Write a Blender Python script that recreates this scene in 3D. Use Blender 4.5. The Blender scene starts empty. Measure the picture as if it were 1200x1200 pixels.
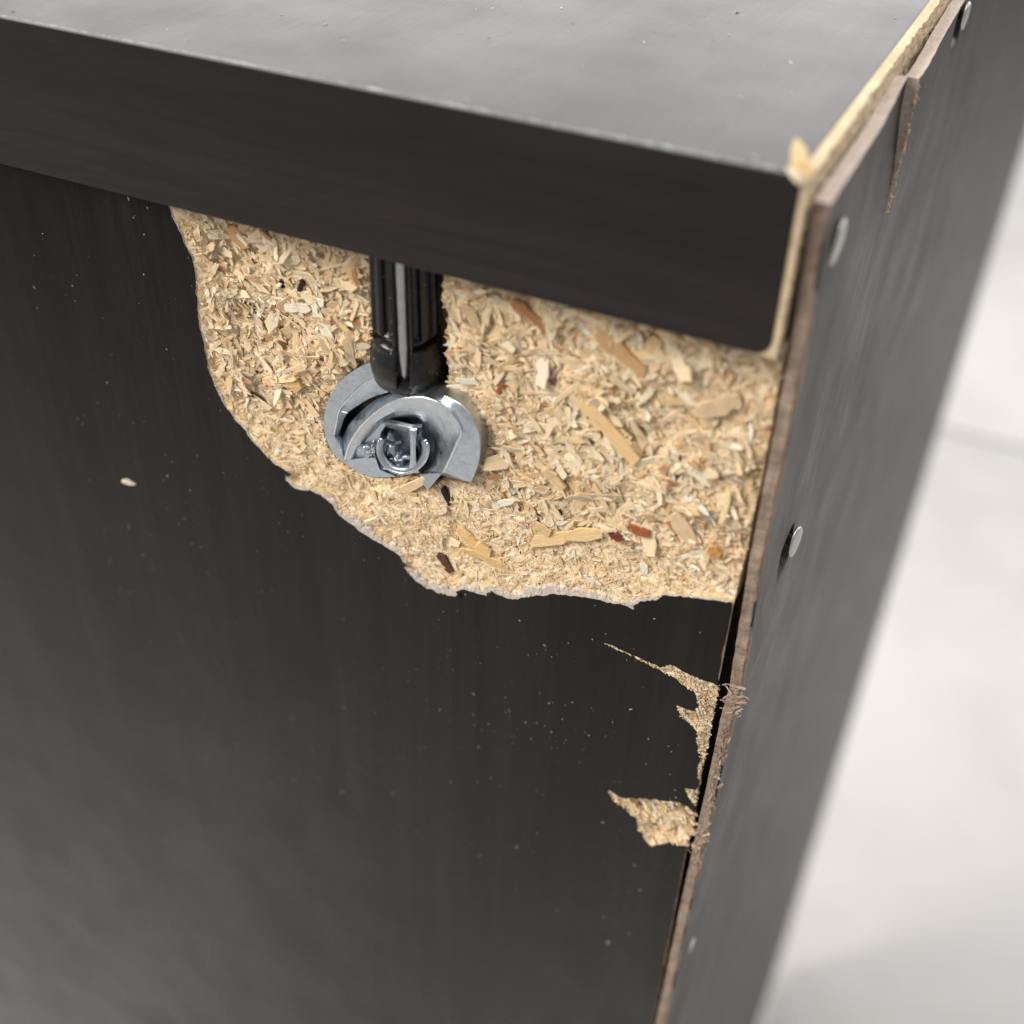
import bpy, math, random
import numpy as np
from mathutils import Vector, Matrix
from mathutils.geometry import tessellate_polygon

random.seed(7)
rng = np.random.default_rng(11)
scene = bpy.context.scene
COL = scene.collection
H = 1000.0                                   # height of the cabinet in mm; the floor is z = 0

# ------------------------------------------------------------------ camera
CAM = np.array([18.50878771, -99.64274519, 40.18160748])      # mm, cabinet corner = origin
ROT = np.array([[0.8999307367687592, 0.4353654596200939, 0.024116085682022642],
                [-0.28753124928726703, 0.5509501853671103, 0.7834409192321081],
                [-0.327796354009836, 0.7119766919034156, -0.6209981807413988]])
FPX = 1385.647214751307
def mm(p):
    return (p[0] / 1000, p[1] / 1000, (p[2] + H) / 1000)
cam_d = bpy.data.cameras.new('camera')
cam = bpy.data.objects.new('camera', cam_d)
COL.objects.link(cam)
M = Matrix.Identity(4)
for i in range(3):
    M[i][0], M[i][1], M[i][2] = ROT[0][i], ROT[1][i], -ROT[2][i]
    M[i][3] = mm(CAM)[i]
cam.matrix_world = M
cam_d.sensor_width = 36
cam_d.lens = 36 * FPX / 1200
cam_d.clip_start = 0.005
cam_d.clip_end = 50
cam_d.dof.use_dof = True
cam_d.dof.focus_distance = 0.146
cam_d.dof.aperture_fstop = cam_d.lens / 3.1
scene.camera = cam

# ------------------------------------------------------------------ light
world = bpy.data.worlds.new('World')
scene.world = world
world.use_nodes = True
bg = world.node_tree.nodes['Background']
bg.inputs[0].default_value = (0.98, 0.98, 1.0, 1)
bg.inputs[1].default_value = 0.40
def area(name, loc, target, sx, sy, power, col):
    d = bpy.data.lights.new(name, 'AREA')
    d.shape = 'RECTANGLE'; d.size = sx; d.size_y = sy; d.energy = power; d.color = col
    o = bpy.data.objects.new(name, d)
    o.location = loc
    o.rotation_euler = (Vector(target) - Vector(loc)).to_track_quat('-Z', 'Y').to_euler()
    COL.objects.link(o)
    return o
area('window_light', (1.5, 3.0, 1.8), (0.1, 0.1, 0.9), 1.7, 1.6, 26, (1.0, 0.99, 0.97))
area('window_light', (-0.9, 3.3, 1.9), (0, 0, 1.0), 4.8, 1.6, 60, (1.0, 0.985, 0.97))
area('room_light', (-1.15, -0.95, 2.15), (0, 0, 0.95), 0.95, 0.95, 52, (1.0, 0.955, 0.90))
area('overhead_fill', (0.45, 0.2, 2.7), (0.1, 0.1, 0.9), 1.3, 1.3, 24, (1.0, 0.97, 0.94))  # added overhead fill that brightens the back panel's top edge
scene.view_settings.view_transform = 'Standard'
scene.view_settings.look = 'None'
scene.view_settings.exposure = 0.0
scene.view_settings.gamma = 1.0
scene.view_settings.use_curve_mapping = False
scene.cycles.use_denoising = True
scene.cycles.max_bounces = 8

# ------------------------------------------------------------------ helpers
def at(px, py, y):
    """photo pixel -> point (mm) on the plane at depth y of the side panel"""
    v = ROT.T @ np.array([(px - 600) / FPX, -(py - 600) / FPX, 1.0])
    return CAM + v * ((y - CAM[1]) / v[1])
def smooth(t):
    t = np.clip(t, 0, 1)
    return t * t * (3 - 2 * t)
_perm = np.random.default_rng(3).permutation(4096)
_val = np.random.default_rng(4).random(4096) * 2 - 1
def vnoise(x, y, seed=0):
    x = np.asarray(x, float); y = np.asarray(y, float)
    xi = np.floor(x).astype(int); yi = np.floor(y).astype(int)
    fx = x - xi; fy = y - yi
    fx = fx * fx * (3 - 2 * fx); fy = fy * fy * (3 - 2 * fy)
    def h(a, b):
        return _val[_perm[(_perm[(a + seed * 131) & 4095] + b) & 4095]]
    return (h(xi, yi) * (1 - fx) + h(xi + 1, yi) * fx) * (1 - fy) + (h(xi, yi + 1) * (1 - fx) + h(xi + 1, yi + 1) * fx) * fy
def fbm(x, y, oct=4, seed=0):
    s, a, f = 0, 1.0, 1.0
    for k in range(oct):
        s = s + a * vnoise(x * f, y * f, seed + k)
        a *= 0.5; f *= 2.03
    return s
def mesh_obj(name, V, F, mats, parent=None, smooth_shade=False, midx=None, bevel=0.0, seg=2):
    me = bpy.data.meshes.new(name)
    me.from_pydata([mm(v) for v in V], [], [tuple(int(i) for i in f) for f in F])
    if not isinstance(mats, (list, tuple)): mats = [mats]
    for m in mats: me.materials.append(m)
    if midx is not None: me.polygons.foreach_set('material_index', np.asarray(midx, dtype=np.int32))
    if smooth_shade: me.polygons.foreach_set('use_smooth', np.ones(len(me.polygons), dtype=bool))
    me.update()
    o = bpy.data.objects.new(name, me)
    COL.objects.link(o)
    if parent: attach(o, parent)
    if bevel:
        b = o.modifiers.new('bevel', 'BEVEL'); b.width = bevel / 1000; b.segments = seg; b.limit_method = 'ANGLE'
        b.angle_limit = math.radians(35)
        me.polygons.foreach_set('use_smooth', np.ones(len(me.polygons), dtype=bool))
        b.harden_normals = True
    return o
def attach(o, parent):
    # parts are modelled in world coordinates: cancel the parent's place
    p = Vector((0, 0, 0)); q = parent
    while q is not None:
        p += Vector(q.location); q = q.parent
    o.parent = parent
    o.location = Vector(o.location) - p if o.get('_placed') else -p
def tag(o, label=None, cat=None, kind=None, group=None):
    if label: o['label'] = label
    if cat: o['category'] = cat
    if kind: o['kind'] = kind
    if group: o['group'] = group
    return o
def box(x0, x1, y0, y1, z0, z1):
    V = [(x0, y0, z0), (x1, y0, z0), (x1, y1, z0), (x0, y1, z0), (x0, y0, z1), (x1, y0, z1), (x1, y1, z1), (x0, y1, z1)]
    F = [(0, 3, 2, 1), (4, 5, 6, 7), (0, 1, 5, 4), (1, 2, 6, 5), (2, 3, 7, 6), (3, 0, 4, 7)]
    return V, F
def prism(poly, y0, y1, holes=()):
    """closed solid from an outline in x/z; y0 faces the camera"""
    loops = [list(poly)] + [list(h) for h in holes]
    flat = [p for l in loops for p in l]
    tris = tessellate_polygon([[Vector((p[0], p[1], 0)) for p in l] for l in loops])
    n = len(flat)
    V = [(p[0], y0, p[1]) for p in flat] + [(p[0], y1, p[1]) for p in flat]
    F = []
    for a, b, c in tris:
        A, B, C = flat[a], flat[b], flat[c]
        ccw = (B[0] - A[0]) * (C[1] - A[1]) - (B[1] - A[1]) * (C[0] - A[0])
        if ccw < 0: b, c = c, b
        F.append((a, b, c)); F.append((a + n, c + n, b + n))
    s = 0
    for l in loops:
        area2 = sum(l[i][0] * l[(i + 1) % len(l)][1] - l[(i + 1) % len(l)][0] * l[i][1] for i in range(len(l)))
        for i in range(len(l)):
            a, b = s + i, s + (i + 1) % len(l)
            F.append((a, a + n, b + n, b) if area2 > 0 else (a, b, b + n, a + n))
        s += len(l)
    return V, F
def catmull(P, n):
    P = np.asarray(P, float)
    out = []
    for i in range(len(P) - 1):
        p0 = P[max(i - 1, 0)]; p1 = P[i]; p2 = P[i + 1]; p3 = P[min(i + 2, len(P) - 1)]
        for k in range(n):
            t = k / n
            out.append(0.5 * (2 * p1 + (p2 - p0) * t + (2 * p0 - 5 * p1 + 4 * p2 - p3) * t * t + (3 * p1 - p0 - 3 * p2 + p3) * t ** 3))
    out.append(P[-1])
    return np.array(out)
def loft(stations, n=6, closed=True, caps=True):
    S = catmull(np.array(stations, float).reshape(len(stations), -1), n).reshape(-1, len(stations[0]), 3)
    m = S.shape[1]
    V = S.reshape(-1, 3)
    F = []
    for i in range(len(S) - 1):
        for j in range(m if closed else m - 1):
            a, b = i * m + j, i * m + (j + 1) % m
            F.append((a, b, b + m, a + m))
    if caps and closed:
        F.append(tuple(range(m - 1, -1, -1))); F.append(tuple((len(S) - 1) * m + k for k in range(m)))
    return V, F
def tube(path, rad, seg=8):
    path = [Vector(p) for p in path]
    V, F = [], []
    for i, p in enumerate(path):
        d = (path[min(i + 1, len(path) - 1)] - path[max(i - 1, 0)]).normalized()
        u = d.cross(Vector((0.13, 0.97, 0.21))).normalized(); w = d.cross(u)
        r = rad[i] if isinstance(rad, (list, tuple)) else rad
        for k in range(seg):
            a = 2 * math.pi * k / seg
            V.append(p + u * math.cos(a) * r + w * math.sin(a) * r)
    for i in range(len(path) - 1):
        for k in range(seg):
            a, b = i * seg + k, i * seg + (k + 1) % seg
            F.append((a, b, b + seg, a + seg))
    F.append(tuple(range(seg - 1, -1, -1))); F.append(tuple((len(path) - 1) * seg + k for k in range(seg)))
    return V, F
def recalc(o):
    import bmesh
    bm = bmesh.new(); bm.from_mesh(o.data)
    bmesh.ops.recalc_face_normals(bm, faces=bm.faces)
    bm.to_mesh(o.data); bm.free()
    return o

# ------------------------------------------------------------------ materials
class NT:
    def __init__(self, name):
        self.m = bpy.data.materials.new(name); self.m.use_nodes = True
        self.t = self.m.node_tree; self.b = self.t.nodes['Principled BSDF']
        self.tc = self.t.nodes.new('ShaderNodeTexCoord')
    def n(self, kind, **kw):
        x = self.t.nodes.new(kind)
        for k, v in kw.items():
            if k in x.inputs: x.inputs[k].default_value = v
            else: setattr(x, k, v)
        return x
    def l(self, a, b): self.t.links.new(a, b)
    def coord(self, scale, src='Object', rot=(0, 0, 0)):
        mp = self.n('ShaderNodeMapping'); mp.inputs['Scale'].default_value = scale; mp.inputs['Rotation'].default_value = rot
        self.l(self.tc.outputs[src], mp.inputs[0]); return mp.outputs[0]
    def noise(self, vec, scale=1.0, detail=4, rough=0.55, dist=0.0):
        x = self.n('ShaderNodeTexNoise'); x.inputs['Scale'].default_value = scale; x.inputs['Detail'].default_value = detail
        x.inputs['Roughness'].default_value = rough; x.inputs['Distortion'].default_value = dist
        self.l(vec, x.inputs['Vector']); return x.outputs['Fac']
    def ramp(self, fac, stops):
        r = self.n('ShaderNodeValToRGB')
        while len(r.color_ramp.elements) < len(stops): r.color_ramp.elements.new(0.5)
        for e, (p, c) in zip(r.color_ramp.elements, stops):
            e.position = p; e.color = (*c, 1) if len(c) == 3 else c
        self.l(fac, r.inputs[0]); return r.outputs[0]
    def g(self, fac, a, b, lo, hi):
        r = self.n('ShaderNodeMapRange'); r.inputs[1].default_value = a; r.inputs[2].default_value = b
        r.inputs[3].default_value = lo; r.inputs[4].default_value = hi; r.clamp = True
        self.l(fac, r.inputs[0]); return r.outputs[0]
    def mix(self, fac, a, b, mode='MIX'):
        x = self.n('ShaderNodeMix'); x.data_type = 'RGBA'; x.blend_type = mode
        if isinstance(fac, (int, float)): x.inputs[0].default_value = fac
        else: self.l(fac, x.inputs[0])
        for i, v in ((6, a), (7, b)):
            if isinstance(v, tuple): x.inputs[i].default_value = (*v, 1)
            else: self.l(v, x.inputs[i])
        return x.outputs[2]
    def bump(self, h, dist, strength=1.0, prev=None):
        x = self.n('ShaderNodeBump'); x.inputs['Distance'].default_value = dist; x.inputs['Strength'].default_value = strength
        self.l(h, x.inputs['Height'])
        if prev is not None: self.l(prev, x.inputs['Normal'])
        return x.outputs[0]

def laminate(name, stretch, dark, light, rough=(0.3, 0.42), scratch=0.0, spec=0.5, bumpd=0.00002):
    """printed dark wood foil; stretch = scale per metre on each axis (small along the grain)"""
    k = NT(name)
    v = k.coord(stretch)
    broad = k.noise(v, 0.35, 3, 0.5, 0.4)
    fine = k.noise(v, 2.6, 5, 0.65, 0.2)
    pore = k.noise(v, 9.0, 2, 0.5)
    c = k.mix(k.g(broad, 0.3, 0.7, 0, 1), dark, light)
    c = k.mix(k.g(fine, 0.42, 0.62, 0.0, 0.55), c, tuple(x * 0.45 for x in dark))
    iso = k.coord((1000, 1000, 1000))
    spk = k.noise(iso, 1.6, 2, 0.6)
    c = k.mix(k.g(spk, 0.78, 0.84, 0, 0.5), c, (0.16, 0.15, 0.14))
    k.l(c, k.b.inputs['Base Color'])
    smear = k.noise(k.coord((60, 60, 60)), 1.0, 4, 0.6)
    r = k.g(smear, 0.3, 0.7, rough[0], rough[1])
    k.l(r, k.b.inputs['Roughness'])
    k.b.inputs['Specular IOR Level'].default_value = spec
    k.b.inputs['Specular Tint'].default_value = (1.0, 0.93, 0.88, 1)
    n = k.bump(k.g(pore, 0.35, 0.65, 0, 1), bumpd, 0.35)
    n = k.bump(k.noise(k.coord((700, 700, 700)), 1.0, 3, 0.6), 0.00003, 0.35, n)
    k.l(n, k.b.inputs['Normal'])
    return k.m
M_SIDE = laminate('dark_side_foil', (330, 330, 16), (0.0050, 0.0043, 0.0041), (0.0115, 0.0098, 0.0092), (0.20, 0.36), spec=0.17)
M_TOP = laminate('dark_top_foil', (300, 12, 300), (0.012, 0.011, 0.011), (0.02, 0.018, 0.017), (0.30, 0.38))
M_BAND = laminate('dark_edge_foil', (12, 300, 240), (0.0095, 0.0076, 0.0076), (0.022, 0.0175, 0.017), (0.42, 0.52), spec=0.32)
M_BACK = laminate('dark_back_foil', (260, 260, 9), (0.022, 0.0165, 0.0135), (0.050, 0.037, 0.030), (0.36, 0.46), spec=0.14, bumpd=0.00012)

def chip_mat(name, attr=True):
    k = NT(name)
    if attr:
        a = k.n('ShaderNodeAttribute', attribute_name='tone'); base = a.outputs['Color']
        gr = k.noise(k.coord((1, 1, 1), 'UV'), 1.0, 5, 0.65, 0.3)
        hgt = gr
    else:
        # patches of pressed chips: every cell has its own grain direction, tone and level
        o = k.tc.outputs['Object']
        def layer(cell, seed):
            nv = k.n('ShaderNodeTexNoise'); nv.inputs['Scale'].default_value = cell * 0.9; nv.inputs['Detail'].default_value = 3
            k.l(o, nv.inputs['Vector'])
            off = k.n('ShaderNodeVectorMath', operation='SCALE'); off.inputs['Scale'].default_value = 0.7 / cell
            k.l(nv.outputs['Color'], off.inputs[0])
            ad = k.n('ShaderNodeVectorMath', operation='ADD'); k.l(o, ad.inputs[0]); k.l(off.outputs[0], ad.inputs[1])
            mp = k.n('ShaderNodeMapping'); mp.inputs['Scale'].default_value = (0.62, 0.25, 1.25); mp.inputs['Rotation'].default_value = (0, 0.35 + seed, 0)
            k.l(ad.outputs[0], mp.inputs[0])
            vo = k.n('ShaderNodeTexVoronoi'); vo.inputs['Scale'].default_value = cell; k.l(mp.outputs[0], vo.inputs['Vector'])
            sep = k.n('ShaderNodeSeparateColor'); k.l(vo.outputs['Color'], sep.inputs[0])
            ang = k.g(sep.outputs[1], 0, 1, -1.9, 1.9)
            vr = k.n('ShaderNodeVectorRotate', rotation_type='Y_AXIS'); k.l(ad.outputs[0], vr.inputs['Vector']); k.l(ang, vr.inputs['Angle'])
            m2 = k.n('ShaderNodeMapping'); m2.inputs['Scale'].default_value = (cell * 0.9, cell, cell * 9); k.l(vr.outputs[0], m2.inputs[0])
            gr = k.noise(m2.outputs[0], 1.0, 5, 0.7, 0.4)
            tone = k.ramp(sep.outputs[0], [(0, (0.62, 0.43, 0.235)), (0.25, (0.76, 0.57, 0.345)), (0.6, (0.83, 0.66, 0.435)), (0.85, (0.88, 0.75, 0.55)), (1, (0.91, 0.83, 0.68))])
            return tone, gr, sep.outputs[2]
        t1, g1, h1 = layer(620, 0.0)
        t2, g2, h2 = layer(1900, 0.8)
        msk = k.g(k.noise(k.coord((260, 260, 260)), 1.0, 3, 0.6), 0.42, 0.56, 0, 1)
        base = k.mix(msk, t1, t2)
        mg = k.n('ShaderNodeMix'); k.l(msk, mg.inputs[0]); k.l(g1, mg.inputs[2]); k.l(g2, mg.inputs[3]); gr = mg.outputs[0]
        ah = k.n('ShaderNodeMath', operation='ADD'); k.l(h1, ah.inputs[0]); k.l(h2, ah.inputs[1]); hgt = ah.outputs[0]
    c = k.mix(k.g(gr, 0.32, 0.70, 0.0, 0.55), base, (0.66, 0.50, 0.34), 'MULTIPLY')
    spk = k.noise(k.coord((2600, 2600, 2600)), 1.0, 2, 0.5)
    c = k.mix(k.g(spk, 0.70, 0.77, 0.0, 0.5), c, (0.16, 0.075, 0.035))
    k.l(c, k.b.inputs['Base Color'])
    k.b.inputs['Roughness'].default_value = 0.78
    k.b.inputs['Subsurface Weight'].default_value = 0.3
    k.b.inputs['Subsurface Radius'].default_value = (1.0, 0.6, 0.35)
    k.b.inputs['Subsurface Scale'].default_value = 0.0005
    k.b.inputs['Specular IOR Level'].default_value = 0.2
    n = k.bump(gr, 0.00013, 0.7)
    if not attr: n = k.bump(hgt, 0.00025, 0.6, n)
    n = k.bump(k.noise(k.coord((3500, 3500, 3500)), 1.0, 3, 0.6), 0.00006, 0.5, n)
    k.l(n, k.b.inputs['Normal'])
    return k.m
M_CHIP = chip_mat('wood_chip')
M_CORE = chip_mat('pressed_chipboard', False)

def fibre_mat(name, c0, c1, stretch=(900, 900, 200), rough=0.85):
    k = NT(name)
    a = k.noise(k.coord(stretch), 1.0, 5, 0.7)
    b = k.noise(k.coord((3000, 3000, 3000)), 1.0, 3, 0.6)
    c = k.mix(k.g(a, 0.3, 0.7, 0, 1), c0, c1)
    c = k.mix(k.g(b, 0.55, 0.7, 0, 0.5), c, tuple(x * 0.35 for x in c0))
    k.l(c, k.b.inputs['Base Color']); k.b.inputs['Roughness'].default_value = rough
    k.b.inputs['Specular IOR Level'].default_value = 0.2
    k.l(k.bump(b, 0.00015, 0.8, k.bump(a, 0.0002, 0.6)), k.b.inputs['Normal'])
    return k.m
M_FIBRE = fibre_mat('hardboard_fibre', (0.19, 0.135, 0.098), (0.36, 0.28, 0.215))
M_FIBRE_TOP = fibre_mat('hardboard_cut_edge', (0.50, 0.41, 0.35), (0.66, 0.56, 0.49), (900, 200, 900))
M_PAPER = fibre_mat('torn_foil_paper', (0.42, 0.36, 0.31), (0.58, 0.51, 0.45), (1200, 1200, 1200))
M_RAW = fibre_mat('raw_board_edge', (0.52, 0.39, 0.24), (0.72, 0.58, 0.40), (500, 200, 900))

def metal(name, col, rough, pits=True):
    k = NT(name)
    iso = k.coord((1000, 1000, 1000))
    a = k.noise(iso, 0.9, 4, 0.6); b = k.noise(iso, 4.5, 3, 0.6)
    c = k.mix(k.g(a, 0.3, 0.7, 0, 1), tuple(x * 0.78 for x in col), col)
    c = k.mix(k.g(b, 0.60, 0.68, 0, 0.45), c, tuple(x * 0.4 for x in col))
    k.l(c, k.b.inputs['Base Color']); k.b.inputs['Metallic'].default_value = 1.0
    k.l(k.g(a, 0.3, 0.7, rough * 0.8, rough * 1.25), k.b.inputs['Roughness'])
    n = k.bump(b, 0.00006, 0.45 if pits else 0.15)
    k.l(k.bump(k.noise(iso, 1.4, 2, 0.5), 0.0002, 0.25, n), k.b.inputs['Normal'])
    return k.m
M_ZINC = metal('zinc_casting', (0.60, 0.66, 0.715), 0.34)
M_ZINC_IN = metal('zinc_casting_dark', (0.42, 0.465, 0.50), 0.42)  # darker, rougher zinc for hub and cavity parts
M_BEAD = metal('zinc_edge_highlight', (0.80, 0.84, 0.88), 0.25, False)  # lighter zinc: the edges' bright highlight put into the colour
M_NAIL = metal('steel_nail', (0.60, 0.58, 0.54), 0.42)
M_PIN = metal('steel_pin', (0.55, 0.55, 0.57), 0.42, False)
def plastic(name, col, rough):
    k = NT(name)
    k.b.inputs['Base Color'].default_value = (*col, 1)
    a = k.noise(k.coord((900, 900, 900)), 1.0, 4, 0.6)
    sp = k.noise(k.coord((2600, 2600, 2600)), 1.0, 2, 0.5)
    k.l(k.mix(k.g(sp, 0.68, 0.73, 0, 0.7), col, (0.32, 0.25, 0.17)), k.b.inputs['Base Color'])
    k.l(k.g(a, 0.3, 0.7, rough, rough + 0.15), k.b.inputs['Roughness'])
    k.l(k.bump(a, 0.0001, 0.35), k.b.inputs['Normal'])
    return k.m
M_PLASTIC = plastic('black_plastic', (0.004, 0.004, 0.0046), 0.24)
def plain(name, col, rough):
    k = NT(name); k.b.inputs['Base Color'].default_value = (*col, 1); k.b.inputs['Roughness'].default_value = rough
    return k.m
M_DUST = plain('pale_dust', (0.62, 0.56, 0.47), 0.8)
M_GROUT = plain('grey_grout', (0.30, 0.30, 0.29), 0.9)
k = NT('pale_marble_tile')
v = k.coord((3.2, 3.2, 3.2)); a = k.noise(v, 1.0, 6, 0.62, 1.4)
oi = k.n('ShaderNodeObjectInfo')
k.l(k.ramp(a, [(0.25, (0.55, 0.525, 0.505)), (0.5, (0.63, 0.605, 0.585)), (0.75, (0.68, 0.655, 0.635))]), k.b.inputs['Base Color'])
k.b.inputs['Roughness'].default_value = 0.32
M_TILE = k.m

# ------------------------------------------------------------------ setting: tiled floor
V, F = box(-3000, 4200, -3000, 5400, -H - 8, -H - 3)
floor = tag(mesh_obj('floor', V, F, M_GROUT), kind='structure')
tile_me = None
SX, SY, GAP = 1200.0, 1800.0, 11.0
V, F = box(-SX / 2 + GAP / 2, SX / 2 - GAP / 2, -SY / 2 + GAP / 2, SY / 2 - GAP / 2, -H - 4, -H)
for i in range(-2, 4):
    for j in range(-1, 3):
        if tile_me is None:
            o = mesh_obj('tile', V, F, M_TILE, bevel=1.0); tile_me = o.data
        else:
            o = bpy.data.objects.new('tile', tile_me); COL.objects.link(o)
            b = o.modifiers.new('bevel', 'BEVEL'); b.width = 0.001; b.segments = 2
        o.parent = floor
        o.location = ((i * SX + 380) / 1000, (j * SY + 700) / 1000, 0)

# ------------------------------------------------------------------ the cabinet
cab = bpy.data.objects.new('cabinet', None)
COL.objects.link(cab)
cab.location = (-0.2, 0.285, 0)
tag(cab, 'black brown wood-effect cabinet corner with broken chipboard side and nailed back', 'cabinet')
DEPTH, WIDTH, T = 400.0, 570.0, 18.0
S0 = 1.7                                     # side panel face, set back under the top board
FOIL = 0.35

# --- top board: foil wrapped body, raw chipboard at its back edge
poly = [(-DEPTH, -T), ]
for a in np.linspace(-90, 0, 8):
    poly.append((-0.75 - 1.7 + 1.7 * math.cos(math.radians(a)), -T + 1.7 + 1.7 * math.sin(math.radians(a))))
for a in np.linspace(0, 90, 6):
    poly.append((-0.75 - 0.8 + 0.8 * math.cos(math.radians(a)), -0.8 + 0.8 * math.sin(math.radians(a))))
poly.append((-DEPTH, 0))
V, F = prism(poly, 0.0, WIDTH)
top = mesh_obj('top_board', V, F, [M_BAND, M_TOP], cab)
me = top.data
for p in me.polygons:
    if p.normal.z > 0.7: p.material_index = 1
b = top.modifiers.new('bevel', 'BEVEL'); b.width = 0.0008; b.segments = 3; b.limit_method = 'ANGLE'; b.angle_limit = math.radians(40)
top.modifiers.new('wn', 'WEIGHTED_NORMAL')
me.polygons.foreach_set('use_smooth', np.ones(len(me.polygons), dtype=bool))
# raw edge: a strip with an uneven surface
ys = np.concatenate([np.arange(0.12, 12, 0.25), np.arange(12, 110, 0.6), np.arange(110, WIDTH - 1, 12)])
zs = np.linspace(-T - 0.12, -0.1, 60)
Y, Z = np.meshgrid(ys, zs, indexing='ij')
X = -0.1 + 0.16 * fbm(Y / 0.7, Z / 0.5, 4, 5) - 0.35 * np.clip(fbm(Y / 3, Z / 2, 2, 9) - 0.55, 0, 1)
X = np.minimum(X, 0.05)
ny, nz = X.shape
V = np.stack([X, Y, Z], -1).reshape(-1, 3).tolist()
F = [(i * nz + j, (i + 1) * nz + j, (i + 1) * nz + j + 1, i * nz + j + 1) for i in range(ny - 1) for j in range(nz - 1)]
nb = len(V)
ring = [(0, j) for j in range(nz)] + [(i, nz - 1) for i in range(1, ny)] + [(ny - 1, j) for j in range(nz - 2, -1, -1)] + [(i, 0) for i in range(ny - 2, 0, -1)]
for (i, j) in ring:
    V.append((-3.0, Y[i, j], Z[i, j]))
for q in range(len(ring)):
    a = ring[q]; c = ring[(q + 1) % len(ring)]
    F.append((a[0] * nz + a[1], c[0] * nz + c[1], nb + (q + 1) % len(ring), nb + q))
raw = mesh_obj('raw_edge', V, F, M_RAW, top)
tag(raw, 'pale raw chipboard edge of the top board')

# --- side panel: torn foil sheet
def outline(pts, step=0.35, rough=0.18, seed=0):
    P = [np.array(p[:2], float) for p in pts]
    out = []
    for i in range(len(P) - 1):
        d = P[i + 1] - P[i]; L = np.linalg.norm(d)
        n = max(1, int(L / step)); nrm = np.array([-d[1], d[0]]) / max(L, 1e-6)
        for k in range(n):
            q = P[i] + d * k / n
            out.append(q + nrm * rough * float(fbm(q[0] / 0.9, q[1] / 0.9, 3, seed)))
    out.append(P[-1])
    return out
def sp(pts, y=S0):
    return [tuple(at(px, py, y)[[0, 2]]) for px, py in pts]
main_px = [(195, 236), (205, 262), (215, 285), (225, 305), (229, 330), (230, 355), (233, 380), (238, 405), (243, 430), (252, 455),
           (262, 475), (275, 492), (290, 510), (305, 527), (320, 543), (336, 553), (333, 562), (345, 572), (362, 576), (376, 580),
           (388, 592), (398, 605), (410, 615), (425, 625), (440, 635), (458, 645), (468, 652), (472, 665), (485, 680), (500, 690),
           (520, 697), (533, 700), (540, 690), (555, 694), (570, 699), (575, 693), (585, 698), (600, 703), (620, 699), (650, 697), (680, 700), (710, 706),
           (740, 713), (750, 706), (768, 704), (778, 698), (800, 700), (830, 703), (856, 707)]
gouge1 = [(843, 803), (830, 798), (813, 793), (787, 779), (773, 782), (745, 769), (717, 757), (702, 751), (718, 759), (746, 772),
          (773, 785), (790, 795), (804, 805), (814, 813), (819, 827), (814, 833), (792, 827), (796, 839), (810, 850), (817, 858),
          (817, 875), (821, 890), (817, 907), (820, 915), (816, 926), (804, 924), (807, 935), (814, 943), (815, 948)]
gouge2 = [(813, 952), (796, 939), (782, 939), (753, 936), (728, 935), (711, 926), (714, 934), (734, 949), (745, 960), (748, 972),
          (756, 986), (762, 992), (779, 987), (802, 992), (808, 994)]
c0 = sp(main_px); c1 = sp(gouge1); c2 = sp(gouge2)
c0[0] = (c0[0][0], -T)
edge_x = lambda z: -0.16 + 0.10 * float(fbm(z / 2.3, 0.5, 3, 21))
torn = outline(c0, 0.2, 0.17, 1)
e1 = [(edge_x(z), z) for z in np.arange(c0[-1][1] - 0.6, c1[0][1] + 0.4, -0.5)]
g1 = outline(c1, 0.15, 0.15, 2)
g2 = outline(c2, 0.15, 0.22, 3)
e3 = [(edge_x(z), z) for z in np.concatenate([np.arange(c2[-1][1] - 0.5, -190, -0.6), np.arange(-190, -H + 2, -12)])]
bound = [(-DEPTH, -T)] + [tuple(q) for q in torn] + e1 + [tuple(q) for q in g1] + [tuple(q) for q in g2] + e3 + [(edge_x(-H), -H + 0.5), (-DEPTH, -H + 0.5)]
V, F = prism(bound, S0, S0 + FOIL)
side = mesh_obj('side_panel', V, F, M_SIDE, cab)
tag(side, 'dark side panel foil torn away below the top board')

# --- chipboard core: uneven broken surface where the foil is gone
def inside(px, pz, poly):
    poly = np.asarray(poly); r = np.zeros(px.shape, bool); j = len(poly) - 1
    for i in range(len(poly)):
        xi, zi = poly[i]; xj, zj = poly[j]
        c = ((zi > pz) != (zj > pz))
        with np.errstate(divide='ignore', invalid='ignore'):
            r ^= c & (px < (xj - xi) * (pz - zi) / (zj - zi + 1e-12) + xi)
        j = i
    return r
def dist_to(px, pz, line):
    d = np.full(px.shape, 1e9)
    L = np.asarray(line)
    for i in range(len(L) - 1):
        a = L[i]; v = L[i + 1] - a
        t = np.clip(((px - a[0]) * v[0] + (pz - a[1]) * v[1]) / (v @ v + 1e-12), 0, 1)
        d = np.minimum(d, np.hypot(px - a[0] - t * v[0], pz - a[1] - t * v[1]))
    return d
hole = [tuple(q) for q in torn] + [(0.02, c0[-1][1]), (0.02, -T + 0.2), (torn[0][0], -T + 0.2)]
h1 = [tuple(q) for q in g1] + [(0.02, c1[-1][1]), (0.02, c1[0][1])]
h2 = [tuple(q) for q in g2] + [(0.02, c2[-1][1]), (0.02, c2[0][1])]
DX, DR, DY = -44.1, 4.25, 5.5              # the dowel's axis
CX, CZ = -43.5, -43.0                        # the cam's middle
_cpx = [(520, 60), (430, -40), (330, -15), (240, 35), (170, 92), (110, 170), (72, 260), (55, 350), (60, 440), (85, 520), (130, 590), (200, 650), (280, 700), (370, 735),
        (470, 742), (690, 735), (742, 832), (870, 740), (1038, 776), (1090, 640), (1100, 500), (1065, 370), (985, 262), (865, 190), (720, 120)]
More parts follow.
